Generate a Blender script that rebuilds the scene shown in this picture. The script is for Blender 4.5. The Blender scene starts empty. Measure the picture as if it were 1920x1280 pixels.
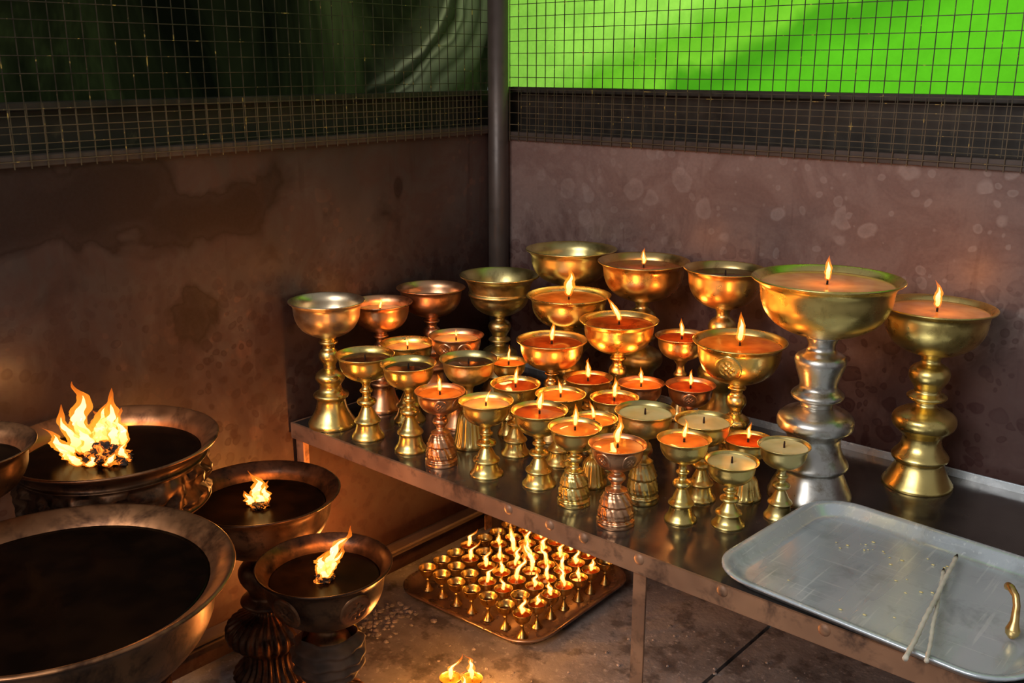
import bpy, bmesh, math, random
from mathutils import Vector, noise
random.seed(7)
TZ=0.45
scene=bpy.context.scene
scene.view_settings.view_transform='Standard'
col=scene.collection
# ---------------------------------------------------------------- helpers
def mat(name):
    m=bpy.data.materials.new(name); m.use_nodes=True
    nt=m.node_tree; nt.nodes.clear()
    out=nt.nodes.new('ShaderNodeOutputMaterial')
    return m,nt,out
def N(nt,t): return nt.nodes.new(t)
def rgba(c): return (c[0],c[1],c[2],1)
def L(nt,a,b): nt.links.new(a,b)
def ramp(nt,fac,stops,interp='LINEAR'):
    r=nt.nodes.new('ShaderNodeValToRGB'); r.color_ramp.interpolation=interp
    e=r.color_ramp.elements
    while len(e)>1: e.remove(e[-1])
    e[0].position=stops[0][0]; e[0].color=rgba(stops[0][1])
    for p,c in stops[1:]:
        x=e.new(p); x.color=rgba(c)
    L(nt,fac,r.inputs[0]); return r
def pos(nt):
    return nt.nodes.new('ShaderNodeNewGeometry').outputs['Position']
def scaled(nt,vec,s):
    v=nt.nodes.new('ShaderNodeVectorMath'); v.operation='MULTIPLY'; L(nt,vec,v.inputs[0]); v.inputs[1].default_value=s; return v.outputs[0]
def noise_n(nt,vec,scale,detail=4,rough=.6,dist=0):
    n=N(nt,'ShaderNodeTexNoise'); n.inputs['Scale'].default_value=scale; n.inputs['Detail'].default_value=detail
    n.inputs['Roughness'].default_value=rough; n.inputs['Distortion'].default_value=dist
    L(nt,vec,n.inputs['Vector']); return n.outputs['Fac']
def mix(nt,fac,a,b):
    m=nt.nodes.new('ShaderNodeMix'); m.data_type='RGBA'
    if hasattr(fac,'links'): L(nt,fac,m.inputs[0])
    else: m.inputs[0].default_value=fac
    for i,x in ((6,a),(7,b)):
        if hasattr(x,'links'): L(nt,x,m.inputs[i])
        else: m.inputs[i].default_value=rgba(x)
    return m.outputs[2]
def math_n(nt,op,a,b=0.0):
    m=nt.nodes.new('ShaderNodeMath'); m.operation=op
    for i,x in ((0,a),(1,b)):
        if hasattr(x,'links'): L(nt,x,m.inputs[i])
        else: m.inputs[i].default_value=x
    return m.outputs[0]
def gray(a): return (a,a,a)
def metal(name,c1,c2,r0=.2,r1=.42,scale=18,metallic=1.0,dirt=None,dirtamt=.5,bump=0,stretch=None,scratch=None):
    m,nt,out=mat(name); p=pos(nt)
    c=ramp(nt,noise_n(nt,p,scale,2,.6),[(.3,c1),(.7,c2)]).outputs[0]
    f2=noise_n(nt,scaled(nt,p,stretch) if stretch else p,scale*4,2,.6)
    if dirt:
        d=ramp(nt,noise_n(nt,p,scale*2.2,4,.7,.3),[(dirtamt,gray(0)),(dirtamt+.2,gray(.9))])
        c=mix(nt,d.outputs[0],c,dirt)
    if scratch:
        s=ramp(nt,noise_n(nt,scaled(nt,p,(1,.06,1)),150,2,.5,.2),[(.62,gray(0)),(.68,gray(.55))]).outputs[0]
        c=mix(nt,s,c,scratch)
        s=ramp(nt,noise_n(nt,scaled(nt,p,(.05,1,1)),170,2,.5,.3),[(.64,gray(0)),(.70,gray(.4))]).outputs[0]
        c=mix(nt,s,c,scratch)
    b=N(nt,'ShaderNodeBsdfPrincipled'); b.inputs['Metallic'].default_value=metallic
    L(nt,c,b.inputs['Base Color'])
    rr=ramp(nt,f2,[(.3,gray(r0)),(.7,gray(r1))]); L(nt,rr.outputs[0],b.inputs['Roughness'])
    if bump:
        bm=N(nt,'ShaderNodeBump'); bm.inputs['Strength'].default_value=bump; bm.inputs['Distance'].default_value=.002
        L(nt,f2,bm.inputs['Height']); L(nt,bm.outputs[0],b.inputs['Normal'])
    L(nt,b.outputs[0],out.inputs[0]); return m
M={}
M['brass']=metal('brass',(.78,.57,.18),(.91,.71,.26),.24,.37,10,dirt=(.42,.28,.08),dirtamt=.56)
M['brass_dull']=metal('brass_dull',(.62,.50,.20),(.78,.64,.28),.28,.42,10,dirt=(.30,.21,.08),dirtamt=.53)
M['brass_tiny']=metal('sooty_tiny_brass',(.50,.32,.10),(.70,.47,.15),.25,.4,30,dirt=(.22,.12,.04),dirtamt=.50)
M['copper']=metal('copper',(.68,.34,.18),(.82,.46,.25),.27,.40,12,dirt=(.28,.12,.06),dirtamt=.54)
M['bronze']=metal('bronze_warm',(.70,.45,.17),(.84,.59,.24),.25,.38,10,dirt=(.34,.18,.07),dirtamt=.54)
M['rose']=metal('rose_brass',(.66,.50,.32),(.78,.62,.42),.3,.42,10,dirt=(.45,.30,.14),dirtamt=.54)
M['silver']=metal('silver',(.54,.51,.46),(.72,.69,.63),.27,.40,14,dirt=(.30,.24,.17),dirtamt=.52)
M['soot']=metal('sooty_bronze',(.06,.03,.018),(.23,.11,.05),.32,.5,12,metallic=.85,dirt=(.02,.012,.01),dirtamt=.46,bump=.15)
M['soot_in']=metal('sooty_rim',(.20,.085,.04),(.46,.21,.09),.28,.5,8,metallic=.85,dirt=(.05,.02,.012),dirtamt=.47,bump=.15)
M['soot_dark']=metal('blackened_rim',(.045,.02,.011),(.14,.06,.028),.26,.46,12,metallic=.85,dirt=(.015,.01,.008),dirtamt=.47,bump=.15)
M['tabletop']=metal('worn_steel_top',(.115,.10,.092),(.20,.178,.162),.12,.28,5,metallic=.85,dirt=(.06,.042,.035),dirtamt=.54)
M['rust']=metal('rusty_steel',(.20,.10,.058),(.40,.20,.105),.4,.6,9,metallic=.2,dirt=(.06,.032,.022),dirtamt=.50,bump=.2)
M['darkiron']=metal('dark_iron',(.020,.015,.012),(.048,.036,.026),.4,.6,10,metallic=.4,dirt=(.10,.075,.04),dirtamt=.6)
M['post']=metal('painted_post',(.06,.042,.034),(.09,.064,.052),.35,.5,8,metallic=.3,dirt=(.04,.025,.02),dirtamt=.6)
M['tray']=metal('galvanised_tray',(.54,.60,.64),(.74,.80,.84),.18,.36,6,metallic=.5,dirt=(.42,.46,.48),dirtamt=.52,stretch=(1,.12,1),scratch=(.9,.94,.96))
M['rusttray']=metal('floor_tray_steel',(.26,.17,.115),(.42,.30,.21),.22,.42,9,metallic=.8,dirt=(.12,.07,.045),dirtamt=.52)
def liquid(name,c1,c2,rough=.06,spec=.5):
    m,nt,out=mat(name); f=noise_n(nt,pos(nt),25,2)
    r=ramp(nt,f,[(.35,c1),(.65,c2)])
    b=N(nt,'ShaderNodeBsdfPrincipled'); L(nt,r.outputs[0],b.inputs['Base Color']); b.inputs['Roughness'].default_value=rough
    b.inputs['Specular IOR Level'].default_value=spec
    L(nt,b.outputs[0],out.inputs[0]); return m
M['amber']=liquid('amber_melted_butter',(.46,.12,.014),(.66,.22,.035))
M['red']=liquid('red_melted_butter',(.24,.03,.005),(.42,.075,.011))
M['brown']=liquid('brown_oil',(.16,.05,.016),(.26,.09,.03))
M['tan']=liquid('tan_melted_butter',(.54,.25,.08),(.68,.37,.13))
M['dark']=liquid('dark_oil',(.06,.018,.008),(.10,.032,.012),.05)
M['black']=liquid('burnt_black_oil',(.003,.0015,.001),(.007,.003,.0015),.22,.05)
M['pale']=liquid('pale_solid_butter',(.68,.53,.19),(.82,.68,.32),.3)
M['char']=liquid('charred_wick',(.01,.008,.007),(.05,.022,.012),.8,.2)
M['cloth']=liquid('scorched_cloth',(.07,.035,.02),(.18,.09,.05),.7)
M['cream']=liquid('cream_wick_string',(.6,.54,.43),(.78,.7,.57),.8)
M['rubble']=liquid('grey_rubble',(.16,.145,.13),(.40,.37,.35),.8)
m,nt,out=mat('glowing_embers'); p=pos(nt); f=noise_n(nt,p,70,4,.7,.5)
b=N(nt,'ShaderNodeBsdfPrincipled'); b.inputs['Base Color'].default_value=(.02,.01,.008,1); b.inputs['Roughness'].default_value=.8
L(nt,ramp(nt,f,[(.53,(0,0,0)),(.60,(1,.20,.01)),(.70,(1,.45,.06))]).outputs[0],b.inputs['Emission Color']); b.inputs['Emission Strength'].default_value=1.5
L(nt,b.outputs[0],out.inputs[0]); M['ember']=m
def emis(name,stops,strength,alpha=None):
    m,nt,out=mat(name); tc=nt.nodes.new('ShaderNodeTexCoord')
    s=nt.nodes.new('ShaderNodeSeparateXYZ'); L(nt,tc.outputs['Generated'],s.inputs[0])
    r=ramp(nt,s.outputs[2],stops); e=N(nt,'ShaderNodeEmission'); L(nt,r.outputs[0],e.inputs[0]); e.inputs[1].default_value=strength
    if alpha is None: L(nt,e.outputs[0],out.inputs[0])
    else:
        t=nt.nodes.new('ShaderNodeBsdfTransparent'); ms=nt.nodes.new('ShaderNodeMixShader')
        a=ramp(nt,s.outputs[2],[(0,gray(alpha*.4)),(.3,gray(alpha)),(.7,gray(alpha*.8)),(1,gray(alpha*.3))])
        L(nt,a.outputs[0],ms.inputs[0]); L(nt,t.outputs[0],ms.inputs[1]); L(nt,e.outputs[0],ms.inputs[2]); L(nt,ms.outputs[0],out.inputs[0])
    return m
M['fl_out']=emis('flame_outer',[(0,(1,.15,.008)),(.3,(1,.28,.02)),(.7,(1,.28,.02)),(1,(1,.16,.007))],1.9,.45)
M['fl_in']=emis('flame_core',[(0,(1,.26,.02)),(.2,(1,.55,.13)),(.55,(1,.70,.27)),(1,(1,.40,.05))],4.2)

def newobj(name,me,mats,parent=None,loc=(0,0,0),smooth=True):
    o=bpy.data.objects.new(name,me); col.objects.link(o)
    for m in (mats if isinstance(mats,(list,tuple)) else [mats]): me.materials.append(M[m] if isinstance(m,str) else m)
    if smooth:
        for p in me.polygons: p.use_smooth=True
    if parent: o.parent=parent
    o.location=loc
    return o
def top(o,label,cat,group=None,kind=None):
    o['label']=label; o['category']=cat
    if group: o['group']=group
    if kind: o['kind']=kind
    return o
def empty(name,loc,label,cat,group=None,rot=0):
    o=bpy.data.objects.new(name,None); o.empty_display_size=.02; col.objects.link(o); o.location=loc; o.rotation_euler=(0,0,rot)
    return top(o,label,cat,group)
def struct(o,label=None,cat=None):
    o['kind']='structure'
    if label: o['label']=label
    if cat: o['category']=cat
    return o
def cr(prof,k=3):
    out=[]; n=len(prof)
    for i in range(n-1):
        p0=prof[max(i-1,0)];p1=prof[i];p2=prof[i+1];p3=prof[min(i+2,n-1)]
        for j in range(k):
            t=j/k
            f=lambda a,b,c,d: .5*((2*b)+(-a+c)*t+(2*a-5*b+4*c-d)*t*t+(-a+3*b-3*c+d)*t**3)
            out.append((max(0,f(p0[0],p1[0],p2[0],p3[0])),f(p0[1],p1[1],p2[1],p3[1])))
    out.append(prof[-1]); return out
def lathe_mesh(name,prof,seg=36,mod=None,matsplit=None):
    vs=[];fs=[];rings=[];mi=[]
    for i,(r,z) in enumerate(prof):
        if r<1e-6: rings.append([len(vs)]); vs.append((0,0,z))
        else:
            rg=[]
            for j in range(seg):
                a=2*math.pi*j/seg
                rr,zz=(mod(a,r,z,i) if mod else (r,z))
                rg.append(len(vs)); vs.append((rr*math.cos(a),rr*math.sin(a),zz))
            rings.append(rg)
    for i in range(len(rings)-1):
        A,B=rings[i],rings[i+1]
        for j in range(seg):
            k=(j+1)%seg
            if len(A)==1 and len(B)==1: continue
            if len(A)==1: f=(A[0],B[k],B[j])
            elif len(B)==1: f=(A[j],A[k],B[0])
            else: f=(A[j],A[k],B[k],B[j])
            fs.append(f); mi.append(1 if (matsplit is not None and i>=matsplit) else 0)
    me=bpy.data.meshes.new(name); me.from_pydata(vs,[],fs); me.update()
    if matsplit is not None:
        for p,x in zip(me.polygons,mi): p.material_index=x
    return me
def box_mesh(bm,x0,x1,y0,y1,z0,z1):
    v=[bm.verts.new(c) for c in ((x0,y0,z0),(x1,y0,z0),(x1,y1,z0),(x0,y1,z0),(x0,y0,z1),(x1,y0,z1),(x1,y1,z1),(x0,y1,z1))]
    for f in ((0,3,2,1),(4,5,6,7),(0,1,5,4),(1,2,6,5),(2,3,7,6),(3,0,4,7)): bm.faces.new([v[i] for i in f])
def boxes(name,lst,m,bevel=0):
    bm=bmesh.new()
    for b in lst: box_mesh(bm,*b)
    if bevel: bmesh.ops.bevel(bm,geom=bm.edges[:],offset=bevel,segments=2,affect='EDGES')
    me=bpy.data.meshes.new(name); bm.to_mesh(me); bm.free()
    return newobj(name,me,m,smooth=False)

# ---------------------------------------------------------------- bowl / stems
OUT=[(1,0),(.985,-.025),(.925,-.07),(.885,-.14),(.87,-.26),(.85,-.42),(.79,-.58),(.68,-.74),(.50,-.87),(.30,-.95),(.12,-.99),(0,-1.0)]
INN=[(0,-.90),(.3,-.86),(.52,-.76),(.68,-.6),(.79,-.42),(.83,-.28),(.85,-.16),(.90,-.06),(.97,.010),(.99,.014),(1,0)]
OUT_ST=[(1,0),(.985,-.03),(.88,-.09),(.80,-.2),(.76,-.34),(.74,-.40),(.78,-.42),(.78,-.48),(.74,-.50),(.70,-.66),(.56,-.82),(.34,-.94),(.14,-.99),(0,-1.0)]
INN_ST=[(0,-.86),(.25,-.82),(.5,-.66),(.64,-.5),(.70,-.36),(.76,-.22),(.82,-.12),(.88,-.05),(.965,.012),(.99,.015),(1,0)]
OUT_CYL=[(1,0),(.985,-.03),(.92,-.07),(.86,-.14),(.855,-.2),(.88,-.23),(.86,-.27),(.86,-.5),(.855,-.75),(.88,-.78),(.84,-.82),(.6,-.93),(.3,-.98),(0,-1)]
INN_BIG=[(0,-.88),(.25,-.84),(.5,-.70),(.68,-.5),(.77,-.36),(.81,-.22),(.845,-.12),(.90,-.05),(.972,.010),(.99,.012),(1,0)]
def interp(prof,z):
    for a,b in zip(prof,prof[1:]):
        if min(a[1],b[1])<=z<=max(a[1],b[1]) and a[1]!=b[1]:
            t=(z-a[1])/(b[1]-a[1]); return a[0]+t*(b[0]-a[0])
    return .8
S={}
S['slim']=[(1,0),(1,.03),(.93,.06),(.80,.11),(.71,.19),(.68,.26),(.80,.28),(.78,.31),(.6,.36),(.5,.42),(.36,.5),(.30,.54),(.52,.58),(.6,.62),(.52,.66),(.28,.70),(.26,.76),(.38,.79),(.40,.82),(.28,.85),(.25,.92),(.42,.97),(.5,1)]
S['knob']=[(1,0),(1,.04),(.85,.10),(.66,.2),(.60,.3),(.72,.33),(.72,.36),(.5,.40),(.46,.46),(.6,.52),(.62,.56),(.5,.60),(.27,.64),(.26,.68),(.4,.74),(.44,.78),(.38,.83),(.27,.86),(.27,.9),(.38,.92),(.38,.94),(.29,.96),(.4,1)]
S['grand']=[(1,0),(1,.02),(.90,.06),(.74,.13),(.66,.19),(.78,.205),(.81,.225),(.77,.245),(.60,.3),(.55,.37),(.66,.41),(.84,.45),(.90,.49),(.85,.54),(.6,.58),(.33,.61),(.31,.64),(.50,.66),(.57,.68),(.48,.70),(.37,.72),(.42,.76),(.54,.81),(.57,.86),(.48,.9),(.29,.93),(.27,.96),(.36,1)]
S['royal']=[(1,0),(1,.02),(.93,.06),(.80,.13),(.73,.18),(.82,.19),(.86,.21),(.82,.235),(.68,.29),(.63,.35),(.66,.39),(.78,.42),(.88,.44),(.90,.47),(.88,.50),(.76,.53),(.56,.55),(.38,.57),(.40,.60),(.58,.62),(.62,.64),(.56,.66),(.46,.68),(.44,.71),(.50,.76),(.57,.81),(.60,.85),(.54,.88),(.34,.91),(.32,.95),(.42,1)]
S['ornate']=[(1,0),(1,.05),(.92,.09),(.84,.12),(.88,.16),(.86,.25),(.76,.34),(.80,.37),(.72,.46),(.6,.54),(.5,.59),(.54,.62),(.30,.66),(.26,.72),(.42,.78),(.48,.82),(.42,.87),(.27,.9),(.28,.95),(.5,1)]
S['bell']=[(1,0),(1,.05),(.9,.12),(.8,.25),(.72,.4),(.62,.5),(.42,.57),(.26,.6),(.24,.66),(.44,.7),(.5,.75),(.42,.8),(.26,.84),(.25,.92),(.5,1)]
SPLIT={'slim':11,'knob':12,'grand':16,'royal':17,'ornate':13,'bell':8}
def seg_mod(style,ht):
    if style=='ornate':
        def f(a,r,z,i):
            t=z/ht
            if .04<t<.62:
                k=14 if t<.35 else 12
                r*=1+.09*abs(math.sin(a*k/2+ (t*9)))*math.sin(min(1,(t-.04)/.1)*math.pi/2)
                r*=1+.035*math.sin(t*85)
            return r,z
        return f
    if style=='bell':
        def f(a,r,z,i):
            t=z/ht
            if .06<t<.55: r*=1+.045*math.cos(a*18)
            return r,z
        return f
    return None
def flame_mesh(name,h,w,lean=0.2,ang=0.0,seed=0,n=16,seg=12,rag=0.0,core=.56):
    vs=[];fs=[];mi=[]
    rs=random.Random(seed); ph=rs.uniform(0,6.28); wig=rs.uniform(.05,.14)
    for shell,(kr,kz,z0) in enumerate(((1,1,0),(core,.72,.05))):
        base=len(vs)
        for i in range(n+1):
            s=i/n
            r=w*kr*1.9*(s**.5)*((1-s)**1.05) if 0<s<1 else 0.0003
            r*=(1+.08*math.sin(ph+s*9))
            if rag: r*=1+rag*.6*noise.noise(Vector((seed*1.3,s*7,ph)))
            zz=h*(z0+s*kz)
            st=zz/h
            o1=lean*h*st**1.7+wig*h*math.sin(ph+st*5.5)*st*.4
            o2=wig*.5*h*math.sin(ph*2+st*6.5)*st*.5
            if rag:
                o1+=rag*h*.26*noise.noise(Vector((seed*2.1,st*4,0.3)))*st**.6
                o2+=rag*h*.18*noise.noise(Vector((seed*.7,st*4,5.3)))*st**.6
            ox=o1*math.cos(ang)-o2*math.sin(ang); oy=o1*math.sin(ang)+o2*math.cos(ang)
            for j in range(seg):
                a=2*math.pi*j/seg
                q=1+(rag*.7*noise.noise(Vector((math.cos(a)*1.6+seed,math.sin(a)*1.6,s*8))) if rag else 0)
                vs.append((ox+r*q*math.cos(a),oy+r*q*math.sin(a)*.9,zz))
        for i in range(n):
            for j in range(seg):
                k=(j+1)%seg
                fs.append((base+i*seg+j,base+i*seg+k,base+(i+1)*seg+k,base+(i+1)*seg+j)); mi.append(shell)
    me=bpy.data.meshes.new(name); me.from_pydata(vs,[],fs); me.update()
    for p,x in zip(me.polygons,mi): p.material_index=x
    return me
def point(parent,loc,power,rad=.012,colr=(1,.36,.07)):
    l=bpy.data.lights.new('flame_glow','POINT'); l.energy=power; l.color=colr; l.shadow_soft_size=rad
    o=bpy.data.objects.new('flame_glow',l); col.objects.link(o); o.parent=parent; o.location=loc; return o
def medallion(parent,outer,R,D,ang,m,size=.3):
    vs=[];fs=[];nr,na=10,28
    zc=-.42
    for i in range(nr+1):
        q=i/nr
        for j in range(na):
            a=2*math.pi*j/na
            u=q*size*math.cos(a); v=zc+q*size*math.sin(a)/ (D*1.0)
            rr=interp(outer,v)
            hgt=.012+.02*(math.exp(-((q-.9)/.08)**2)+ .8*math.exp(-((q-.68)/.06)**2)) + (.022*math.sin(u*48)*math.sin(v*48) if q<.6 else 0)
            if i==nr: hgt=-.01
            rad=(rr+hgt)*R; th=ang+u/rr
            vs.append((rad*math.cos(th),rad*math.sin(th),v*D*R))
    for i in range(nr):
        for j in range(na):
            k=(j+1)%na; fs.append((i*na+j,i*na+k,(i+1)*na+k,(i+1)*na+j))
    me=bpy.data.meshes.new('medallion'); me.from_pydata(vs,[],fs); me.update()
    return newobj('medallion',me,m,parent,loc=(0,0,0))
CAM=Vector((1.596,-1.764,1.15))
seedc=[0]
def lamp(x,y,h,R,D=.95,style='slim',Rb=.56,bowl='brass',stem=None,oil='amber',lit=True,fh=.034,lean=.15,power=.12,label='',shape='cup',medal=False,level=.2,fw=None,seg=44,lang=None,z0=TZ,group='brass butter lamps on the table'):
    seedc[0]+=1; sd=seedc[0]
    stem=stem or bowl
    e=empty('butter_lamp',(x,y,z0),label,'butter lamp',group,rot=random.uniform(-.2,.2))
    O={'cup':OUT,'stepped':OUT_ST}[shape]; I={'cup':INN,'stepped':INN_ST}[shape]
    po=[(r*R,z*D*R) for r,z in O]; pi=[(r*R,z*D*R) for r,z in I]
    outer=cr(po[::-1],2); inner=cr(pi[::-1],2)
    b=newobj('bowl',lathe_mesh('bowl',outer+inner[1:],seg),bowl,e,(0,0,h)); b.rotation_euler=(random.uniform(-.012,.012),random.uniform(-.012,.012),0)
    if medal:
        th=math.atan2(CAM.y-y,CAM.x-x)-e.rotation_euler.z
        for q in medal: medallion(b,O,R,D,th+q,bowl)
    zl=-level
    rl=interp(I,zl)*R*1.005
    om=lathe_mesh('melted_butter',[(rl*.86,zl*D*R-.010*R/.05),(rl*.98,zl*D*R-.002),(rl,zl*D*R+.0006),(rl*.96,zl*D*R),(rl*.5,zl*D*R-.0003),(0,zl*D*R-.0003)],seg)
    newobj('melted_butter',om,oil,e,(0,0,h))
    zw=h+zl*D*R
    newobj('wick',lathe_mesh('wick',[(0,-.004),(.0016,-.004),(.0018,.004),(.0012,.010),(0,.011)],8),'char',e,(0,0,zw))
    if lit:
        fm=flame_mesh('flame',fh,fw or fh*.20,lean,(lang if lang is not None else random.uniform(-.8,.8)+2.3),sd,rag=.4)
        newobj('flame',fm,['fl_out','fl_in'],e,(0,0,zw+.005))
        if power: point(e,(0,0,zw+.010+fh*.6),power,.008)
    sh=h-D*R+.004
    rb=Rb*R
    P=[(r*rb,z*sh) for r,z in S[style]]
    sp=SPLIT[style]
    bp=cr(P[:sp+1],3); tp=cr(P[sp:],3)
    newobj('base',lathe_mesh('base',[(0,.0005),(bp[0][0]*.9,0.0005)]+bp+[(0,bp[-1][1])],72 if style in('ornate','bell') else 40,seg_mod(style,sh)),stem,e)
    newobj('stem',lathe_mesh('stem',[(0,tp[0][1]-.001)]+tp+[(0,tp[-1][1]+.0005)],28),stem,e)
    return e

# back row
lamp(.080,-.590,.258,.075,1.0,'knob',.64,'rose','brass',oil='tan',lit=False,level=.5,label='tall brass butter lamp with empty pinkish bowl at the table corner')
lamp(.085,-.457,.232,.067,.95,'knob',.6,'copper',oil='tan',fh=.024,level=.3,label='copper-coloured butter lamp with small flame beside the wall')
lamp(.088,-.314,.240,.075,.88,'knob',.6,'copper',oil='brown',lit=False,level=.4,label='reddish copper butter lamp, unlit, near the wall')
lamp(.192,-.208,.265,.087,1.05,'grand',.5,'brass_dull',oil='dark',lit=False,level=.4,shape='stepped',label='dull brass butter lamp with a stepped wide-flared bowl, unlit')
lamp(.318,-.119,.325,.098,.82,'grand',.55,'brass_dull',oil='tan',lit=False,level=.45,label='tall brass butter lamp with empty bowl by the corner post')
lamp(.511,-.131,.325,.092,.9,'grand',.55,'bronze','brass_dull',oil='brown',fh=.034,level=.16,label='tall bronze butter lamp with dark oil and flame near the wall')
lamp(.698,-.137,.335,.078,1.0,'grand',.6,'bronze','brass_dull',oil='dark',lit=False,level=.16,label='tall bronze butter lamp full of oil, unlit, near the wall')
lamp(.955,-.272,.374,.119,.82,'royal',.58,'brass','silver',oil='tan',fh=.040,level=.10,power=.2,label='largest brass butter lamp on a silver stem, lit')
lamp(1.076,-.106,.317,.094,.90,'grand',.62,'brass',oil='tan',fh=.046,level=.10,power=.2,label='large brass butter lamp with turned brass stem near the wall, lit')
# second rows
lamp(.411,-.244,.260,.085,.82,'knob',.5,'brass',oil='amber',fh=.060,fw=.014,level=.13,power=.25,label='brass butter lamp with a tall bright flame')
lamp(.559,-.279,.240,.075,.88,'knob',.52,'brass',oil='red',fh=.048,lean=.5,lang=math.radians(215),level=.13,label='brass butter lamp with red melted butter and leaning flame')
lamp(.460,-.357,.200,.068,.9,'knob',.52,'bronze',oil='red',fh=.038,level=.14,label='bronze butter lamp with deep red melted butter, lit')
lamp(.650,-.202,.210,.051,.95,'slim',.6,'bronze',oil='red',fh=.034,level=.14,label='small-bowled bronze butter lamp, lit, among taller lamps')
lamp(.802,-.260,.240,.082,.95,'knob',.5,'brass',oil='amber',fh=.054,level=.11,power=.2,medal=[-.25],label='large brass butter lamp with engraved medallion, lit')
lamp(.179,-.470,.165,.056,.9,'slim',.58,'brass',oil='tan',fh=.02,level=.25,label='brass butter lamp with low small flame')
lamp(.276,-.429,.190,.055,.95,'knob',.58,'copper',oil='tan',fh=.018,level=.2,medal=[-.5,.35],label='copper butter lamp with engraved roundels, lit')
lamp(.187,-.588,.169,.057,.95,'slim',.56,'brass',oil='dark',lit=False,level=.2,label='brass butter lamp with dark oil, unlit, at the table edge')
lamp(.299,-.579,.171,.053,.95,'slim',.58,'brass',oil='dark',lit=False,level=.2,label='brass butter lamp with dark oil, unlit, at the table edge')
lamp(.368,-.490,.174,.055,.95,'bell',.58,'brass_dull',oil='dark',lit=False,level=.2,label='dull brass butter lamp with dark oil, unlit')
lamp(.383,-.394,.150,.037,.95,'slim',.6,'brass',oil='amber',fh=.034,fw=.004,level=.2,label='small brass butter lamp with thin flame')
lamp(.389,-.587,.139,.046,.95,'ornate',.64,'copper','copper',oil='amber',fh=.032,level=.15,medal=[0,.9],label='small copper butter lamp with embossed base and roundels, lit')
lamp(.460,-.462,.138,.047,.95,'slim',.58,'brass',oil='red',fh=.036,level=.16,label='small brass butter lamp with red melted butter, lit')
lamp(.485,-.569,.138,.0485,.95,'slim',.62,'brass',oil='tan',fh=.022,lean=.6,level=.2,label='small brass butter lamp with low flame at the table edge')
lamp(.542,-.350,.140,.047,.95,'slim',.6,'bronze',oil='red',fh=.038,level=.15,label='small bronze butter lamp with red melted butter, lit')
lamp(.626,-.298,.135,.044,.95,'slim',.6,'copper',oil='amber',fh=.032,level=.18,label='small copper butter lamp, lit')
lamp(.709,-.261,.140,.046,.95,'slim',.6,'copper',oil='red',fh=.030,level=.16,medal=[0],label='small copper butter lamp with engraved roundel, lit')
lamp(.550,-.442,.133,.046,.95,'slim',.6,'brass',oil='amber',fh=.028,level=.15,label='small brass butter lamp with amber butter, lit')
lamp(.629,-.387,.130,.044,.95,'slim',.6,'brass',oil='red',fh=.038,level=.15,label='small brass butter lamp with red melted butter, lit')
lamp(.584,-.542,.137,.0490,.95,'slim',.6,'brass',oil='red',fh=.040,level=.14,label='small brass butter lamp with red melted butter near the table edge')
lamp(.755,-.478,.159,.050,.95,'ornate',.55,'brass_dull',oil='pale',lit=False,level=.14,label='brass butter lamp with pale solid butter and embossed base, unlit')
lamp(.824,-.408,.140,.048,.95,'slim',.55,'brass',oil='pale',lit=False,level=.12,label='small brass butter lamp filled with pale butter, unlit')
lamp(.654,-.481,.121,.041,.95,'bell',.6,'brass',oil='amber',fh=.030,lean=.4,level=.15,label='short brass butter lamp with ribbed bell base, lit')
lamp(.676,-.562,.135,.0445,.95,'ornate',.62,'brass',oil='amber',fh=.038,level=.14,label='small brass butter lamp with embossed bell base, lit')
lamp(.772,-.578,.135,.046,.95,'ornate',.66,'copper',oil='amber',fh=.044,level=.14,medal=[.55,-.6],label='small copper butter lamp with embossed base and engraved roundel, lit')
lamp(.843,-.499,.139,.043,.95,'slim',.6,'brass',oil='amber',fh=.032,level=.14,label='small brass butter lamp with amber butter at the table edge, lit')
lamp(.878,-.354,.105,.042,.9,'bell',.66,'brass',oil='red',fh=.028,level=.15,label='short brass butter lamp with red melted butter, lit')
lamp(.909,-.464,.109,.0425,.95,'slim',.62,'brass',oil='pale',lit=False,level=.1,label='short brass butter lamp full of pale butter, unlit')
lamp(.956,-.384,.123,.042,.95,'slim',.58,'brass_dull',oil='pale',lit=False,level=.1,label='small dull brass butter lamp full of pale butter, unlit')
# unseen lamp added on the floor to throw an orange glow on the wall
lamp(.165,-.640,.150,.050,.95,'slim',.6,'brass',oil='amber',fh=.045,power=13,z0=0,label='unseen small brass butter lamp added on the floor to light the wall',group='unseen butter lamps added on the floor')

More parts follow.
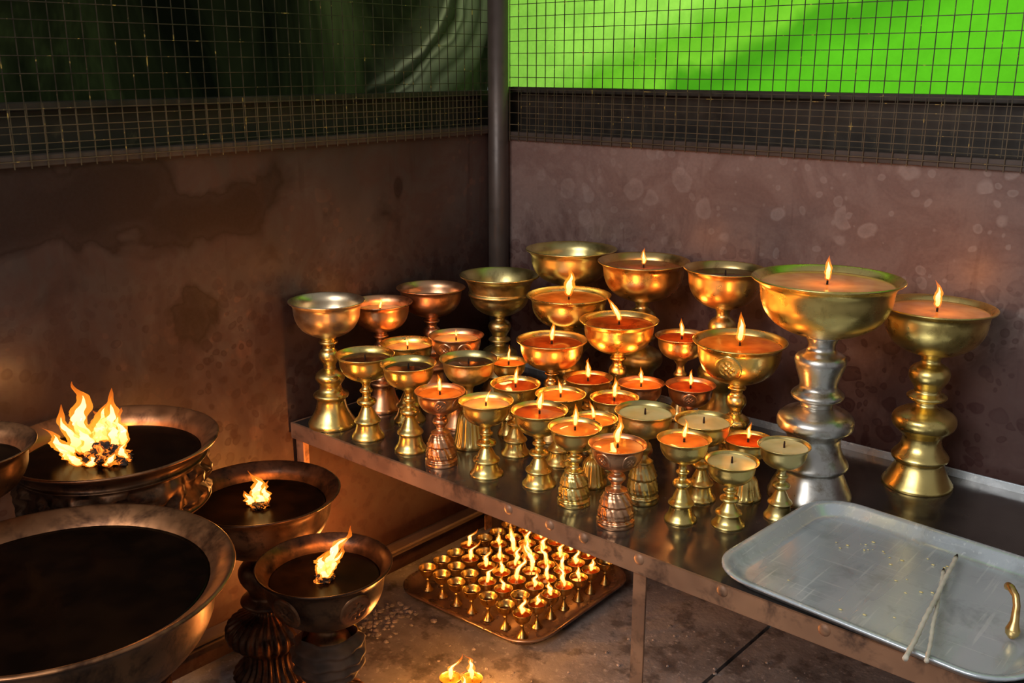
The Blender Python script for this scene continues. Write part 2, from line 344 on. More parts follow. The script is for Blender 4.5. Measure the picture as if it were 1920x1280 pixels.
# ---------------------------------------------------------------- big floor lamps
GB='large sooty offering lamps on the floor'
def biglamp(x,y,zr,R,D,shape,style,Rb,oilr_level,flames,power,label,bowl='soot',rim='soot_in',stemm='soot',medal=None,emboss=False,pl=None):
    e=empty('offering_lamp',(x,y,0),label,'butter lamp',GB)
    O={'cup':OUT,'cyl':OUT_CYL}[shape]
    po=[(r*R,z*D*R) for r,z in O]; pi=[(r*R,z*D*R) for r,z in INN_BIG]
    outer=cr(po[::-1],4); inner=cr(pi[::-1],2)
    def mod(a,r,z,i):
        t=z/(D*R)
        if emboss and i<len(outer) and -.76<t<-.26:
            w=math.sin(min(1,max(0,(t+.76)/.06))*math.pi/2)*math.sin(min(1,max(0,(-.26-t)/.06))*math.pi/2)
            n=noise.noise(Vector((math.cos(a)*6.5,math.sin(a)*6.5,t*10)))
            r+=R*w*(.04*math.tanh(n*8)+.014*math.sin(a*26)*math.sin(t*40))
        return r,z
    me=lathe_mesh('bowl',outer+inner[1:],200 if emboss else 72,mod,matsplit=len(outer)-3)
    b=newobj('bowl',me,[bowl,rim],e,(0,0,zr))
    if medal:
        th=math.atan2(CAM.y-y,CAM.x-x)
        for q in medal: medallion(b,O,R,D,th+q,'soot_in',.26)
    zl=-oilr_level; rl=interp(INN_BIG,zl)*R
    newobj('melted_butter',lathe_mesh('melted_butter',[(rl*.9,zl*D*R-.02),(rl*1.004,zl*D*R+.0005),(rl*.97,zl*D*R),(rl*.5,zl*D*R),(0,zl*D*R)],64),'black',e,(0,0,zr))
    zs=zr+zl*D*R
    for k,(dx,dy,fh,fw,ln,an,dz) in enumerate(flames):
        newobj('flame',flame_mesh('flame',fh,fw,ln,an,seed=100+k*3+int(x*1000),n=28,seg=18,rag=1.0,core=.66),['fl_out','fl_in'],e,(dx,dy,zs+dz))
    sh=zr-D*R+.006; rb=Rb*R
    P=[(r*rb,z*sh) for r,z in S[style]]; sp=SPLIT[style]
    bp=cr(P[:sp+1],4); tp=cr(P[sp:],4)
    def bmod(a,r,z,i): 
        return r*(1+.05*math.cos(a*28)),z
    newobj('base',lathe_mesh('base',[(0,.0005),(bp[0][0]*.9,.0005)]+bp+[(0,bp[-1][1])],168,bmod),stemm,e)
    newobj('stem',lathe_mesh('stem',[(0,tp[0][1]-.001)]+tp+[(0,tp[-1][1]+.0005)],36),stemm,e)
    if power: point(e,(flames[0][0],flames[0][1],zs+(pl or .06)),power,.02)
    return e,zs
def lump(name,parent,loc,r,m,flat=.5,seed=0,sub=3,amp=.45):
    bm=bmesh.new(); bmesh.ops.create_icosphere(bm,subdivisions=sub,radius=1)
    for v in bm.verts:
        n=noise.noise(v.co*2.1+Vector((seed,seed,seed)))+.6*noise.noise(v.co*5+Vector((seed,0,0)))
        v.co*=r*(1+amp*n); v.co.z*=flat
    me=bpy.data.meshes.new(name); bm.to_mesh(me); bm.free()
    return newobj(name,me,m,parent,loc,smooth=False)
rx,ry=.751,.660
def off(a,b): # a along the lamps' broad side, b toward the open front
    return a*rx+b*ry, a*ry-b*rx
def fire(lst):
    o=[]
    for a,b,fh,fw,ln,sg,dz in lst:
        dx,dy=off(a,b); o.append((dx,dy,fh,fw,ln,math.atan2(ry*sg,rx*sg),dz))
    return o
fl=fire(((-.036,-.008,.118,.021,.10,-1,.002),(-.050,-.002,.080,.015,.25,-1,.0),(-.022,-.010,.088,.021,.22,1,.006),(.000,-.010,.095,.020,.08,1,.008),(.016,-.008,.068,.015,.05,1,.008),(-.010,-.002,.062,.021,.1,-1,.012),(.006,.004,.050,.016,.1,1,.012),(-.056,.014,.050,.014,.8,-1,.0),(-.050,.028,.034,.012,.9,-1,.0),(-.034,.042,.026,.012,.9,-1,0),(-.014,.046,.022,.011,.5,1,0),(.012,.044,.026,.011,.6,1,0),(.026,.022,.036,.011,.2,1,0),(-.028,.014,.052,.018,.3,-1,.008)))
e1,z1=biglamp(.204,-1.109,.600,.160,.78,'cyl','grand',.55,.20,fl,1.7,'large sooty lamp with embossed drum body and blazing wick heap',emboss=True,pl=.045)
dx,dy=off(.0,.018)
lump('charred_wick',e1,(dx,dy,z1+.008),.029,'ember',.6,3,4,.6)
biglamp(.267,-1.347,.675,.100,.8,'cup','grand',.6,.3,[],0,'tall sooty lamp with flared rim beside the drum-bodied one')
dx,dy=off(-.140,.012)
e2,z2=biglamp(.497,-1.332,.566,.206,.7,'cup','grand',.55,.12,[(dx,dy,.035,.010,.3,1.0,.0)],.2,'very wide sooty offering bowl full of black oil')
lump('charred_wick',e2,(dx,dy,z2+.004),.012,'ember',.6,8,3)
fl=fire(((-.005,-.002,.064,.013,.12,-1,.002),(.007,.0,.046,.012,.12,1,.002),(-.014,.003,.030,.010,.4,-1,0),(.0,.005,.032,.013,.1,1,.002)))
e3,z3=biglamp(.206,-.855,.430,.141,.8,'cup','grand',.6,.24,fl,.8,'wide sooty lamp with dark oil and burning wick beside the table',rim='soot_dark')
dx,dy=off(-.001,.005); lump('charred_wick',e3,(dx,dy,z3+.003),.015,'ember',.5,5,3)
fl=fire(((.0,-.002,.086,.014,.62,1,.002),(-.006,.0,.046,.014,.3,1,.002),(.007,.002,.056,.012,.5,1,.002),(-.002,.007,.028,.013,.3,1,.0)))
e4,z4=biglamp(.457,-.913,.402,.107,.95,'cup','grand',.62,.24,fl,1.0,'dark bronze lamp with engraved roundels and cloth-wrapped stem, lit',medal=[-.75,.5],rim='soot_dark',stemm='soot_in')
dx,dy=off(0,.006); lump('charred_wick',e4,(dx,dy,z4+.003),.015,'ember',.5,6,3)
def wrap(parent,zc,R,hh):
    prof=[];n=26
    for i in range(n+1):
        t=i/n; prof.append((R*(.78+.3*math.sin(t*math.pi)+.07*math.sin(t*26)),zc-hh/2+hh*t))
    def mod(a,r,z,i): 
        k=noise.noise(Vector((math.cos(a)*2,math.sin(a)*2,z*45+a*.6)))
        return r*(1+.16*k),z
    newobj('cloth_wrap',lathe_mesh('cloth_wrap',prof,60,mod),'cloth',parent)
wrap(e4,.245,.052,.075)

# ---------------------------------------------------------------- table
tbl=empty('metal_table',(0.9,-.32,0),'long low steel table with rusty angle-iron edge and legs','table')
def tb(name,lst,m,bevel=0):
    o=boxes(name,lst,m,bevel); o.parent=tbl; o.location=(-.9,.32,0); return o
tb('tabletop',[(.006,2.1,-.636,-.03,TZ-.006,TZ)],'tabletop')
tb('apron',[(.006,2.1,-.640,-.634,TZ-.033,TZ+.0005),(.006,.012,-.634,-.03,TZ-.033,TZ+.0005)],'rust',.0008)
tb('back_lip',[(.006,2.1,-.031,-.027,TZ-.03,TZ+.014)],'tray',.0008)
for x in (.012,.846,1.75):
    tb('leg',[(x,x+.023,-.633,-.629,0,TZ-.006),(x,x+.004,-.6285,-.605,0,TZ-.006)],'rust',.0005)
for x in (.012,1.75):
    tb('leg',[(x,x+.023,-.045,-.041,0,TZ-.006),(x,x+.004,-.070,-.0455,0,TZ-.006)],'rust',.0005)
rv=lathe_mesh('rivet',[(0,.004),(.003,.0038),(.006,.0028),(.0085,.001),(.009,0)],14)
for x in (.60,.688,.756,.86,1.0,1.15):
    r=newobj('rivet',rv,[] if rv.materials else 'rust'); r.parent=tbl; r.location=(x-.9,-.640+.32,TZ-.008); r.rotation_euler=(math.pi/2,0,0)

# ---------------------------------------------------------------- trays
def rrect(w,h,r,n=10):
    pts=[]
    for cx,cy,a0 in ((w/2-r,h/2-r,0),(-w/2+r,h/2-r,90),(-w/2+r,-h/2+r,180),(w/2-r,-h/2+r,270)):
        for i in range(n+1):
            a=math.radians(a0+90*i/n); pts.append((cx+r*math.cos(a),cy+r*math.sin(a)))
    return pts
def tray_mesh(name,w,h,r,H=.02):
    loops=[(.030,0),(.022,0),(.012,H-.006),(.004,H-.001),(0,H-.001),(0,H+.002),(.004,H+.003),(.012,H),(.022,.005),(.034,.0025)]
    vs=[];fs=[];n=None
    for d,z in loops:
        pts=rrect(w-2*d,h-2*d,max(.004,r-d)); n=len(pts)
        vs+= [(x,y,z) for x,y in pts]
    for i in range(len(loops)-1):
        for j in range(n):
            k=(j+1)%n; fs.append((i*n+j,i*n+k,(i+1)*n+k,(i+1)*n+j))
    fs.append(tuple(range(n))[::-1]); fs.append(tuple((len(loops)-1)*n+j for j in range(n)))
    me=bpy.data.meshes.new(name); me.from_pydata(vs,[],fs); me.update(); return me
t1=newobj('serving_tray',tray_mesh('serving_tray',.422,.348,.070,.018),'tray',None,(1.189,-.482,TZ+.0012)); t1.rotation_euler=(0,0,math.radians(-3.5))
for p in t1.data.polygons:
    if len(p.vertices)>4: p.use_smooth=False
top(t1,'empty scratched galvanised steel tray with rounded corners on the table','tray')
t2=newobj('serving_tray',tray_mesh('serving_tray',.405,.405,.075,.02),'rusttray',None,(.266,-.238,.0005)); t2.rotation_euler=(0,0,math.radians(2))
for p in t2.data.polygons:
    if len(p.vertices)>4: p.use_smooth=False
top(t2,'worn steel tray crowded with tiny lamps on the floor','tray')

# tiny lamps
h=.056
prof=[(0,0),(.0115,0),(.012,.0015),(.0095,.005),(.006,.011),(.0035,.018),(.003,.024),(.0055,.027),(.0035,.030),(.005,.032),(.012,.036),(.0165,.042),(.0185,.050),(.0205,h),(.0198,h+.0006),(.0172,.050),(.014,.043),(.007,.038),(0,.037)]
tm=lathe_mesh('cup',cr(prof,2),22); 
tm.materials.append(M['brass_tiny'])
for p in tm.polygons: p.use_smooth=True
om=lathe_mesh('melted_butter',[(.0150,.0455),(.0172,.0495),(0,.0495)],20); om.materials.append(M['red'])
om2=lathe_mesh('melted_butter',[(.0120,.041),(.0138,.043),(0,.043)],20); om2.materials.append(M['dark'])
wm=lathe_mesh('wick',[(0,.046),(.001,.046),(.001,.054),(0,.0545)],6); wm.materials.append(M['char'])
fms=[]
for k in range(14):
    hh_=.030+.0044*k
    f=flame_mesh('flame',hh_,.0056+hh_*.05,random.uniform(.05,.45),2.3+random.uniform(-1.2,1.2),seed=50+k,n=14,seg=10,rag=.9,core=.66)
    f.materials.append(M['fl_out']); f.materials.append(M['fl_in'])
    for p in f.polygons: p.use_smooth=True
    fms.append(f)
def tiny(x,y,z,lit,glow=0,label=None,tall=.5):
    o=bpy.data.objects.new('tiny_butter_lamp',tm); col.objects.link(o); o.location=(x,y,z); o.rotation_euler=(0,0,random.uniform(0,6))
    top(o,label or ('tiny brass butter lamp burning on the floor tray' if lit else 'tiny brass butter lamp gone out on the floor tray'),'butter lamp','tiny brass butter lamps on the floor')
    q=bpy.data.objects.new('melted_butter',om if lit else om2); col.objects.link(q); q.parent=o
    if lit:
        w=bpy.data.objects.new('wick',wm); col.objects.link(w); w.parent=o
        f=bpy.data.objects.new('flame',fms[max(0,min(13,int(tall*13+random.uniform(-4,4))))]); col.objects.link(f); f.parent=o; f.location=(0,0,.050)
        if glow: point(o,(0,0,.085),glow,.012)
unlit={(0,0),(1,0),(2,0),(0,1),(4,0),(0,6),(0,4),(1,1),(3,0),(5,1),(0,2),(0,5),(6,6),(1,3),(2,1),(5,0)}
for i in range(7):
    for j in range(7):
        x=.266+(i-3)*.0480+random.uniform(-.003,.003); y=-.238+(j-3)*.0480+random.uniform(-.003,.003)
        lit=(i,j) not in unlit and random.random()>.04
        d=math.hypot(i-4,j-3.5)
        tiny(x,y,.0035,lit,.15 if lit and (i+j*3)%5==0 else 0,tall=max(0,1-d/4.5))
for x,y in ((.455,-.640),(.487,-.615),(.512,-.660)):
    tiny(x,y,.0005,True,1.6,'tiny brass butter lamp burning on the bare floor')

def tube(name,pts,rads,m,seg=12,parent=None):
    vs=[];fs=[]
    P=[Vector(p) for p in pts]
    for i,p in enumerate(P):
        d=(P[min(i+1,len(P)-1)]-P[max(i-1,0)]).normalized()
        a=d.cross(Vector((0,1,0.01))); a.normalize(); b=d.cross(a)
        if abs(d.y)>.9:
            a=d.cross(Vector((0,0,1))); a.normalize(); b=d.cross(a)
        for j in range(seg):
            t=2*math.pi*j/seg; vs.append(p+(a*math.cos(t)+b*math.sin(t))*rads[i])
    for i in range(len(P)-1):
        for j in range(seg):
            k=(j+1)%seg; fs.append((i*seg+j,i*seg+k,(i+1)*seg+k,(i+1)*seg+j))
    fs.append(tuple(range(seg))); fs.append(tuple((len(P)-1)*seg+j for j in range(seg))[::-1])
    me=bpy.data.meshes.new(name); me.from_pydata([tuple(v) for v in vs],[],fs); me.update()
    bm=bmesh.new(); bm.from_mesh(me); bmesh.ops.recalc_face_normals(bm,faces=bm.faces); bm.to_mesh(me); bm.free()
    return newobj(name,me,m,parent)
def stick(p0,p1,lab,r=.0032):
    n=40; pts=[];rd=[]
    for i in range(n+1):
        t=i/n; p=Vector(p0).lerp(Vector(p1),t); p.x+=.0004*math.sin(t*17); pts.append(p); rd.append(r*(1+.16*math.sin(t*90)))
    o=tube('cotton_wick',pts,rd,'cream',8); top(o,lab,'wick','cotton wicks on the steel tray')
    ti=tube('charred_tip',[Vector(p0)+(Vector(p0)-Vector(p1)).normalized()*.012,Vector(p0)+(Vector(p0)-Vector(p1)).normalized()*.004,p0],[r*.4,r*.8,r*1.02],'char',8); ti.parent=o
stick((1.226,-.372,.466),(1.272,-.696,.480),'twisted cream cotton wick with a burnt tip on the steel tray')
stick((1.222,-.410,.4580),(1.292,-.682,.4785),'thin cream cotton wick crossing another on the steel tray',.0026)
hp=[(1.330,-.488,.502),(1.325,-.492,.508),(1.330,-.500,.511),(1.338,-.507,.506),(1.342,-.513,.496),(1.343,-.517,.486),(1.344,-.521,.478),(1.344,-.523,.473),(1.344,-.524,.468),(1.344,-.525,.462),(1.344,-.526,.4565)]
hr=[.003,.0055,.005,.0045,.0045,.005,.0055,.007,.009,.008,.003]
hq=[];hrr=[]
for i in range(len(hp)-1):
    for k in range(3):
        t=k/3; hq.append(Vector(hp[i]).lerp(Vector(hp[i+1]),t)); hrr.append(hr[i]*(1-t)+hr[i+1]*t)
hq.append(Vector(hp[-1])); hrr.append(hr[-1])
hd=tube('brass_hook',hq,hrr,'bronze',16); top(hd,'small goose-necked brass tool with round foot on the steel tray','tool')
bm=bmesh.new()
for k in range(30):
    x=random.uniform(1.06,1.25);y=random.uniform(-.42,-.38) if k<18 else random.uniform(-.6,-.4)
    s=random.uniform(.0008,.0022)
    mt=bmesh.ops.create_icosphere(bm,subdivisions=1,radius=s)
    for v in mt['verts']: v.co=Vector((v.co.x*1.6,v.co.y,v.co.z*.5))+Vector((x,y,TZ+.0052))
me=bpy.data.meshes.new('butter_crumbs'); bm.to_mesh(me); bm.free()
cb=newobj('butter_crumbs',me,'pale'); top(cb,'scattered crumbs of pale butter on the steel tray','crumbs',kind='stuff')
bm=bmesh.new()
for k in range(800):
    q=random.random()
    if q<.40: x=random.uniform(.08,.16)+abs(random.gauss(0,.03)); y=random.uniform(-.60,-.10)
    elif q<.7: x=random.uniform(.3,.8); y=random.uniform(-.85,-.48)
    else: x=random.uniform(.55,1.3); y=random.uniform(-.95,-.1)
    if .05<x<.48 and -.46<y<-.02: continue
    s=random.uniform(.0012,.0045)*(1.6 if q<.45 else .85)
    mt=bmesh.ops.create_icosphere(bm,subdivisions=1,radius=s)
    for v in mt['verts']: v.co=Vector((v.co.x*random.uniform(.8,1.6),v.co.y*random.uniform(.8,1.5),v.co.z*.6))+Vector((x,y,s*.4))
me=bpy.data.meshes.new('rubble'); bm.to_mesh(me); bm.free()
cb=newobj('rubble',me,'rubble',smooth=False); top(cb,'small grey crumbs of rubble scattered on the concrete floor','rubble',kind='stuff')

# ---------------------------------------------------------------- room
def wall_mat(name,left):
    m,nt,out=mat(name); p=pos(nt)
    big=noise_n(nt,p,2.6,4,.6,.3); mid=noise_n(nt,p,6,5,.65,.6); fine=noise_n(nt,p,160,2,.6)
    sx=nt.nodes.new('ShaderNodeSeparateXYZ'); L(nt,p,sx.inputs[0])
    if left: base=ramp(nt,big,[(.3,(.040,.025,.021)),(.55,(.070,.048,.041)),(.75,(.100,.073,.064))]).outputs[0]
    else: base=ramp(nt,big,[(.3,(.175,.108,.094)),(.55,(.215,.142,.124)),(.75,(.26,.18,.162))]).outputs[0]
    c=mix(nt,math_n(nt,'MULTIPLY',ramp(nt,mid,[(.44,gray(0)),(.54,gray(1)),(.62,gray(.3)),(.75,gray(0))]).outputs[0],.45),base,(.055,.018,.012) if left else (.12,.06,.05))
    dr=ramp(nt,noise_n(nt,scaled(nt,p,(1,1,.07)),34,3,.6),[(.58,gray(0)),(.66,gray(1))]).outputs[0]
    dg=ramp(nt,noise_n(nt,p,3.5,2),[(.48,gray(0)),(.62,gray(.45))]).outputs[0]
    c=mix(nt,math_n(nt,'MULTIPLY',dr,dg),c,(.03,.012,.008) if left else (.10,.05,.042))
    wv=nt.nodes.new('ShaderNodeVectorMath'); wv.operation='ADD'; L(nt,p,wv.inputs[0])
    nn=N(nt,'ShaderNodeTexNoise'); nn.inputs['Scale'].default_value=14; nn.inputs['Detail'].default_value=2; L(nt,p,nn.inputs['Vector'])
    sc=nt.nodes.new('ShaderNodeVectorMath'); sc.operation='SCALE'; sc.inputs['Scale'].default_value=.035; L(nt,nn.outputs['Color'],sc.inputs[0]); L(nt,sc.outputs[0],wv.inputs[1])
    def spots(scale,k,lo,hi,gate,amt,colr,c):
        v=N(nt,'ShaderNodeTexVoronoi'); v.inputs['Scale'].default_value=scale; L(nt,wv.outputs[0],v.inputs['Vector'])
        sep=nt.nodes.new('ShaderNodeSeparateColor'); L(nt,v.outputs['Color'],sep.inputs[0])
        dsub=math_n(nt,'SUBTRACT',math_n(nt,'MULTIPLY',sep.outputs[0],k),v.outputs['Distance'])
        spot=ramp(nt,dsub,[(lo,gray(0)),(hi,gray(1)),(hi+.15,gray(.6))]).outputs[0]
        return mix(nt,math_n(nt,'MULTIPLY',math_n(nt,'MULTIPLY',spot,gate),amt),c,colr)
    g1=ramp(nt,noise_n(nt,p,2.6,1),[(.44,gray(0)),(.58,gray(1))]).outputs[0]
    if not left:
        gx=ramp(nt,math_n(nt,'MULTIPLY',sx.outputs[0],.6),[(.1,gray(.35)),(.60,gray(1))]).outputs[0]
        hi_=ramp(nt,sx.outputs[2],[(.60,gray(.1)),(.76,gray(1))]).outputs[0]
        g2=math_n(nt,'MULTIPLY',gx,hi_)
    else: g2=g1
    c=spots(17,.50,.02,.09,g2,.38 if left else .36,(.15,.07,.045) if left else (.42,.34,.31),c)
    c=spots(36,.42,.02,.08,g2,.34 if left else .28,(.14,.065,.04) if left else (.42,.35,.32),c)
    low=ramp(nt,sx.outputs[2],[(.62,gray(1)),(.86,gray(0))]).outputs[0]
    gate2=ramp(nt,noise_n(nt,p,4.5,1),[(.34,gray(0)),(.46,gray(1))]).outputs[0]
    gl=math_n(nt,'MULTIPLY',gate2,low)
    c=spots(26,.60,.02,.08,gl,.85,(.05,.012,.012) if not left else (.03,.010,.008),c)
    c=spots(50,.52,.02,.08,low,.8,(.055,.015,.014) if not left else (.03,.011,.008),c)
    grease=ramp(nt,math_n(nt,'ADD',math_n(nt,'MULTIPLY',low,.35),math_n(nt,'MULTIPLY',noise_n(nt,scaled(nt,p,(1,1,.45)),7,5,.65,.5),1.0)),[(.66,gray(0)),(.82,gray(.7))]).outputs[0]
    c=mix(nt,grease,c,(.05,.018,.016) if not left else (.03,.011,.009))
    if left:
        tot=None
        for cy,cz,ay,az in ((-1.16,.935,.17,.060),(-.98,.93,.10,.05),(-.80,.890,.11,.042),(-.70,.900,.04,.045),(-.93,.955,.05,.03),(-.83,.71,.04,.05),(-.32,.90,.014,.024)):
            a=math_n(nt,'POWER',math_n(nt,'ABSOLUTE',math_n(nt,'DIVIDE',math_n(nt,'SUBTRACT',sx.outputs[1],cy),ay)),2)
            b=math_n(nt,'POWER',math_n(nt,'ABSOLUTE',math_n(nt,'DIVIDE',math_n(nt,'SUBTRACT',sx.outputs[2],cz),az)),2)
            k=math_n(nt,'EXPONENT',math_n(nt,'MULTIPLY',math_n(nt,'ADD',a,b),-.9))
            tot=k if tot is None else math_n(nt,'ADD',tot,k)
        ns=math_n(nt,'MULTIPLY',math_n(nt,'SUBTRACT',noise_n(nt,p,10,4,.5,.6),.5),1.9)
        k=ramp(nt,math_n(nt,'ADD',tot,ns),[(.20,gray(0)),(.40,gray(.55)),(.48,gray(1)),(.60,gray(.75)),(.9,gray(1))]).outputs[0]
        c=mix(nt,math_n(nt,'MULTIPLY',k,.92),c,(.018,.006,.004))
    c=mix(nt,math_n(nt,'MULTIPLY',ramp(nt,fine,[(.4,gray(0)),(.6,gray(1))]).outputs[0],.10),c,(.05,.035,.03))
    b=N(nt,'ShaderNodeBsdfPrincipled'); L(nt,c,b.inputs['Base Color']); b.inputs['Metallic'].default_value=.12
    b.inputs['Specular IOR Level'].default_value=.35
    rr=ramp(nt,mid,[(.35,gray(.36)),(.65,gray(.5))]); L(nt,rr.outputs[0],b.inputs['Roughness'])
    bp=N(nt,'ShaderNodeBump'); bp.inputs['Strength'].default_value=.12; bp.inputs['Distance'].default_value=.004; L(nt,noise_n(nt,p,5,1),bp.inputs['Height']); L(nt,bp.outputs[0],b.inputs['Normal'])
    L(nt,b.outputs[0],out.inputs[0]); return m
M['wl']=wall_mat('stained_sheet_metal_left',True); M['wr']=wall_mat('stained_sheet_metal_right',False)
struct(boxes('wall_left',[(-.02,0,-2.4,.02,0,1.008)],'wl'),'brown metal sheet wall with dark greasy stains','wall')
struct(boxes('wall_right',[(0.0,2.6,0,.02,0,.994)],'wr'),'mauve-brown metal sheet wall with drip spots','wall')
m,nt,out=mat('concrete_floor'); p=pos(nt)
c=ramp(nt,noise_n(nt,p,5,5,.7,.3),[(.3,(.11,.10,.096)),(.5,(.21,.20,.192)),(.7,(.31,.295,.285))]).outputs[0]
c=mix(nt,ramp(nt,noise_n(nt,p,60,3,.7),[(.58,gray(0)),(.66,gray(.7))]).outputs[0],c,(.42,.40,.385))
c=mix(nt,ramp(nt,noise_n(nt,p,14,4,.7),[(.51,gray(0)),(.61,gray(.7))]).outputs[0],c,(.06,.05,.045))
b=N(nt,'ShaderNodeBsdfPrincipled'); L(nt,c,b.inputs['Base Color'])
rr=ramp(nt,noise_n(nt,p,9,2),[(.4,gray(.35)),(.6,gray(.7))]); L(nt,rr.outputs[0],b.inputs['Roughness'])
bp=N(nt,'ShaderNodeBump'); bp.inputs['Strength'].default_value=.5; bp.inputs['Distance'].default_value=.004; L(nt,noise_n(nt,p,45,3,.7),bp.inputs['Height']); L(nt,bp.outputs[0],b.inputs['Normal'])
L(nt,b.outputs[0],out.inputs[0]); M['floor']=m
bm=bmesh.new(); box_mesh(bm,-.05,.7735,-2.6,.02,-.05,0); box_mesh(bm,.7815,2.8,-2.6,.02,-.05,0); box_mesh(bm,.7735,.7815,-2.6,.02,-.05,-.012)
me=bpy.data.meshes.new('floor'); bm.to_mesh(me); bm.free(); fo=newobj('floor',me,'floor',smooth=False); struct(fo,'worn concrete slab floor with a dark joint','floor')
# trims
struct(boxes('trim_1',[(-.022,.010,-2.4,-.02,1.008,1.016),(.006,.010,-2.4,-.02,.999,1.0075)],'post',.001),'painted angle iron on the sheet wall','trim')
struct(boxes('trim_2',[(.03,2.6,-.010,.022,.994,1.003),(.03,2.6,-.010,-.006,.985,.9935)],'post',.001),'painted angle iron on the sheet wall','trim')
struct(boxes('trim_3',[(-.060,-.045,-2.4,.065,.96,1.082)],'darkiron',.001),'dark recessed metal band behind the wire mesh','trim')
struct(boxes('trim_4',[(-.044,2.6,.045,.060,.94,1.090)],'darkiron',.001),'dark recessed metal band behind the wire mesh','trim')
struct(boxes('trim_7',[(-.060,-.020,-2.4,.0,1.083,1.095)],'darkiron',.001),'metal lip above the recessed band','trim')
struct(boxes('trim_8',[(0,2.6,.020,.060,1.091,1.103)],'darkiron',.001),'metal lip above the recessed band','trim')
pp=lathe_mesh('trim_5',[(0,0),(.024,0),(.024,1.6),(0,1.6)],32)
po=newobj('trim_5',pp,'post',None,(.024,-.024,0)); struct(po,'dark painted round steel corner post','post')
po.data.polygons.foreach_set('use_smooth',[len(q.vertices)==4 for q in po.data.polygons])
struct(boxes('trim_6',[(.012,.040,-1.0,-.06,.078,.084),(.012,.016,-1.0,-.06,.05,.0775),(.050,.078,-1.0,-.06,.10,.106),(.050,.054,-1.0,-.06,.075,.0995)],'post',.0006),'dark angle-iron rails along the foot of the wall','trim')
def wires(name,axis,a0,a1,z0,z1,pl,lab,sp=.0262,t=.0007,ph=.012,m='wire'):
    bm=bmesh.new()
    n=int((a1-a0)/sp)
    for i in range(n+1):
        a=a0+i*sp
        w=(a-t,a+t,pl-t,pl+t,z0,z1) if axis=='x' else (pl-t,pl+t,a-t,a+t,z0,z1)
        box_mesh(bm,*w)
    k=int((z1-z0-ph)/sp)
    s=-1 if axis=='x' else 1
    for i in range(k+1):
        z=z0+ph+i*sp
        q=pl+s*2*t
        w=(a0,a1,q-t,q+t,z-t,z+t) if axis=='x' else (q-t,q+t,a0,a1,z-t,z+t)
        box_mesh(bm,*w)
    me=bpy.data.meshes.new(name); bm.to_mesh(me); bm.free()
    o=newobj(name,me,m,smooth=False); return top(o,lab,'wire mesh','welded wire mesh panels')
m,nt,out=mat('rusty_wire'); p=pos(nt); sx=nt.nodes.new('ShaderNodeSeparateXYZ'); L(nt,p,sx.inputs[0])
c=ramp(nt,noise_n(nt,p,30,2),[(.35,(.020,.015,.010)),(.65,(.060,.045,.028))]).outputs[0]
lf=math_n(nt,'MULTIPLY',math_n(nt,'SUBTRACT',1.105,sx.outputs[2]),12)
lf=ramp(nt,lf,[(0,gray(0)),(.4,gray(1))]).outputs[0]
c=mix(nt,math_n(nt,'MULTIPLY',lf,.5),c,(.17,.12,.065))
c=mix(nt,ramp(nt,noise_n(nt,p,55,2),[(.66,gray(0)),(.72,gray(.8))]).outputs[0],c,(.50,.34,.09))
b=N(nt,'ShaderNodeBsdfPrincipled'); L(nt,c,b.inputs['Base Color']); b.inputs['Metallic'].default_value=.4; b.inputs['Roughness'].default_value=.5
L(nt,b.outputs[0],out.inputs[0]); M['wire']=m
wires('wire_mesh','x',.05,2.55,.982,1.50,-.013,'rusty welded wire mesh over a bright green tarp')
wires('wire_mesh','y',-2.35,-.05,.996,1.50,.013,'rusty welded wire mesh over a dark tarp')
wires('wire_mesh','x',.063,2.55,1.004,1.100,.012,'added wire strip imitating the front mesh reflections and shadow',ph=.004)  # second wire layer stands in for mesh reflections and shadow on the band
wires('wire_mesh','y',-2.337,-.05,1.018,1.094,-.012,'added wire strip imitating the front mesh reflections and shadow',ph=.004)  # wires added likewise for reflections and shadow on the left band
def sheet(name,axis,a0,a1,z0,z1,pl,m,amp=.012):
    vs=[];fs=[];na,nz=120,24
    for i in range(na+1):
        a=a0+(a1-a0)*i/na
        for k in range(nz+1):
            z=z0+(z1-z0)*k/nz
            d=pl+amp*noise.noise(Vector((a*2.5,z*3,1.7)))*2
            vs.append((a,d,z) if axis=='x' else (d,a,z))
    for i in range(na):
        for k in range(nz):
            q=i*(nz+1)+k; fs.append((q,q+nz+1,q+nz+2,q+1))
    me=bpy.data.meshes.new(name); me.from_pydata(vs,[],fs); me.update(); return newobj(name,me,m)
m,nt,out=mat('green_tarp'); p=pos(nt); sx=nt.nodes.new('ShaderNodeSeparateXYZ'); L(nt,p,sx.inputs[0])
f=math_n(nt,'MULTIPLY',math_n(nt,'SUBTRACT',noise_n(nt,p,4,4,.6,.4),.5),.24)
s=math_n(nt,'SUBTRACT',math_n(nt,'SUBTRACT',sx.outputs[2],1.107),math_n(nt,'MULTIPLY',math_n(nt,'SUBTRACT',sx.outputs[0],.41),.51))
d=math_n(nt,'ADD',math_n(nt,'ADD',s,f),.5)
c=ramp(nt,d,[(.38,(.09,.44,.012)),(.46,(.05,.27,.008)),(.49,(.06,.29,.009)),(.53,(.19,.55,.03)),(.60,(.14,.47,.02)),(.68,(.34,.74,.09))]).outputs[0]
c=mix(nt,math_n(nt,'MULTIPLY',noise_n(nt,p,18,5,.75),.65),c,(.035,.18,.005))
tr=nt.nodes.new('ShaderNodeBsdfTranslucent'); L(nt,c,tr.inputs[0]); df=nt.nodes.new('ShaderNodeBsdfDiffuse'); L(nt,c,df.inputs[0])
ms=nt.nodes.new('ShaderNodeMixShader'); ms.inputs[0].default_value=.25; L(nt,tr.outputs[0],ms.inputs[1]); L(nt,df.outputs[0],ms.inputs[2]); L(nt,ms.outputs[0],out.inputs[0]); M['gt']=m
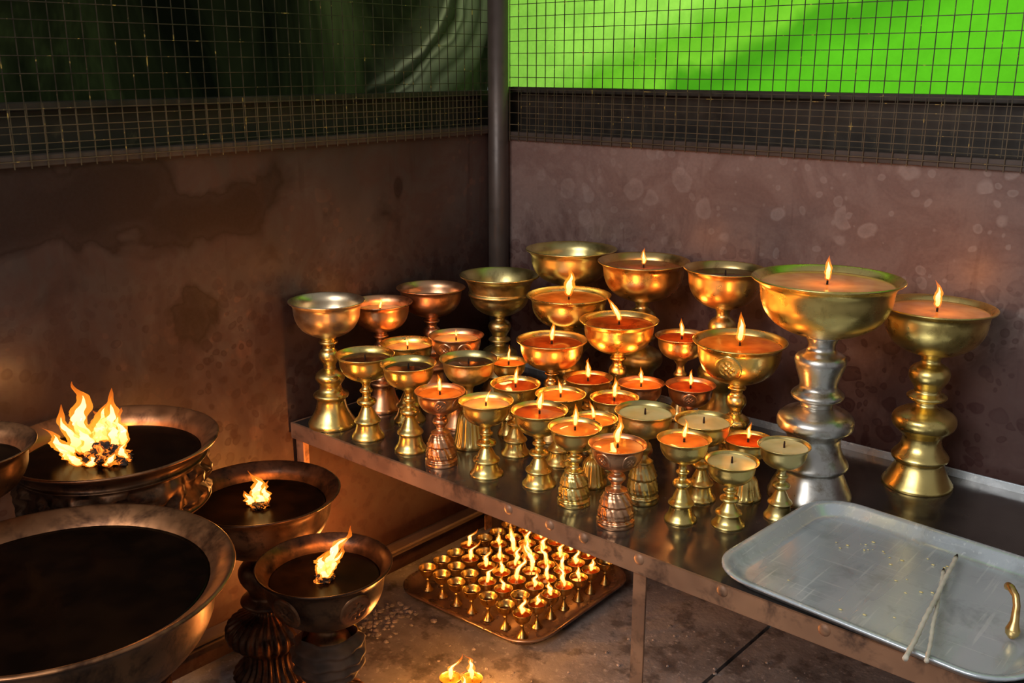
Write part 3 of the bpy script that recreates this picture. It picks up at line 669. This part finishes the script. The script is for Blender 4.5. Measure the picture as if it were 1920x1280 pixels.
o=sheet('green_tarp','x',-.1,2.7,1.0,1.62,.13,'gt'); top(o,'sunlit translucent bright green tarp behind the wire mesh','tarp')
m,nt,out=mat('dark_tarp'); p=pos(nt); sx=nt.nodes.new('ShaderNodeSeparateXYZ'); L(nt,p,sx.inputs[0])
f=noise_n(nt,scaled(nt,p,(1,1,.5)),3.2,5,.65,.8)
c=ramp(nt,f,[(.36,(.006,.008,.004)),(.48,(.020,.027,.010)),(.58,(.046,.066,.020)),(.70,(.095,.13,.04))]).outputs[0]
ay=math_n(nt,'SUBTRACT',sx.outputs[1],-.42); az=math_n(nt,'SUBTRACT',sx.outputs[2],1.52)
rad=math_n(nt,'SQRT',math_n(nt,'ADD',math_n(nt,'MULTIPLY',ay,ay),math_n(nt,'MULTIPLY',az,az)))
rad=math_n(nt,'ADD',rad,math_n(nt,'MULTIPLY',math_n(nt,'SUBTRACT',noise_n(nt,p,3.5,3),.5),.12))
arc=ramp(nt,rad,[(.36,gray(0)),(.425,gray(.15)),(.440,gray(.9)),(.450,gray(.1)),(.470,gray(0)),(.484,gray(.7)),(.492,gray(.2)),(.502,gray(.5)),(.53,gray(.1)),(.55,gray(.35)),(.60,gray(0))]).outputs[0]  # light streaks on curved folds, painted as pale arcs in the colour
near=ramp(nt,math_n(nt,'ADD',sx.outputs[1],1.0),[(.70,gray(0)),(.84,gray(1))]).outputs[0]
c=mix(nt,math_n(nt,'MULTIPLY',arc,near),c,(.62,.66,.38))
tr=nt.nodes.new('ShaderNodeBsdfTranslucent'); L(nt,c,tr.inputs[0]); df=nt.nodes.new('ShaderNodeBsdfDiffuse'); L(nt,c,df.inputs[0])
ms=nt.nodes.new('ShaderNodeMixShader'); ms.inputs[0].default_value=.4; L(nt,tr.outputs[0],ms.inputs[1]); L(nt,df.outputs[0],ms.inputs[2]); L(nt,ms.outputs[0],out.inputs[0]); M['dt']=m
o=sheet('dark_tarp','y',-2.5,.12,1.0,1.9,-.13,'dt',.02); top(o,'dark olive tarp behind the mesh, light on its curved folds painted in','tarp')

# ---------------------------------------------------------------- lights
def area(name,loc,target,power,sx_,sy_,c=(1,1,1)):
    l=bpy.data.lights.new(name,'AREA'); l.shape='RECTANGLE'; l.size=sx_; l.size_y=sy_; l.energy=power; l.color=c
    o=bpy.data.objects.new(name,l); col.objects.link(o); o.location=loc
    o.rotation_euler=(Vector(target)-Vector(loc)).to_track_quat('-Z','Y').to_euler(); return o
area('daylight_opening',(.95,-2.9,2.1),(.9,-.2,.45),46,1.5,1.2,(1,.98,.96))
area('daylight_behind_tarp',(1.2,1.2,1.25),(1.2,.13,1.25),36,2.4,.6,(1,1,.92))
w=bpy.data.worlds.new('world'); scene.world=w; w.use_nodes=True
w.node_tree.nodes['Background'].inputs[0].default_value=(.97,.97,1,1); w.node_tree.nodes['Background'].inputs[1].default_value=.24

# ---------------------------------------------------------------- camera
cd=bpy.data.cameras.new('camera'); cam=bpy.data.objects.new('camera',cd); col.objects.link(cam)
cd.sensor_width=36; cd.lens=1850.7/1920*36; cam.location=CAM
cam.rotation_euler=(math.radians(90-15.59),0,math.radians(41.32)); cd.clip_start=.02
scene.camera=cam
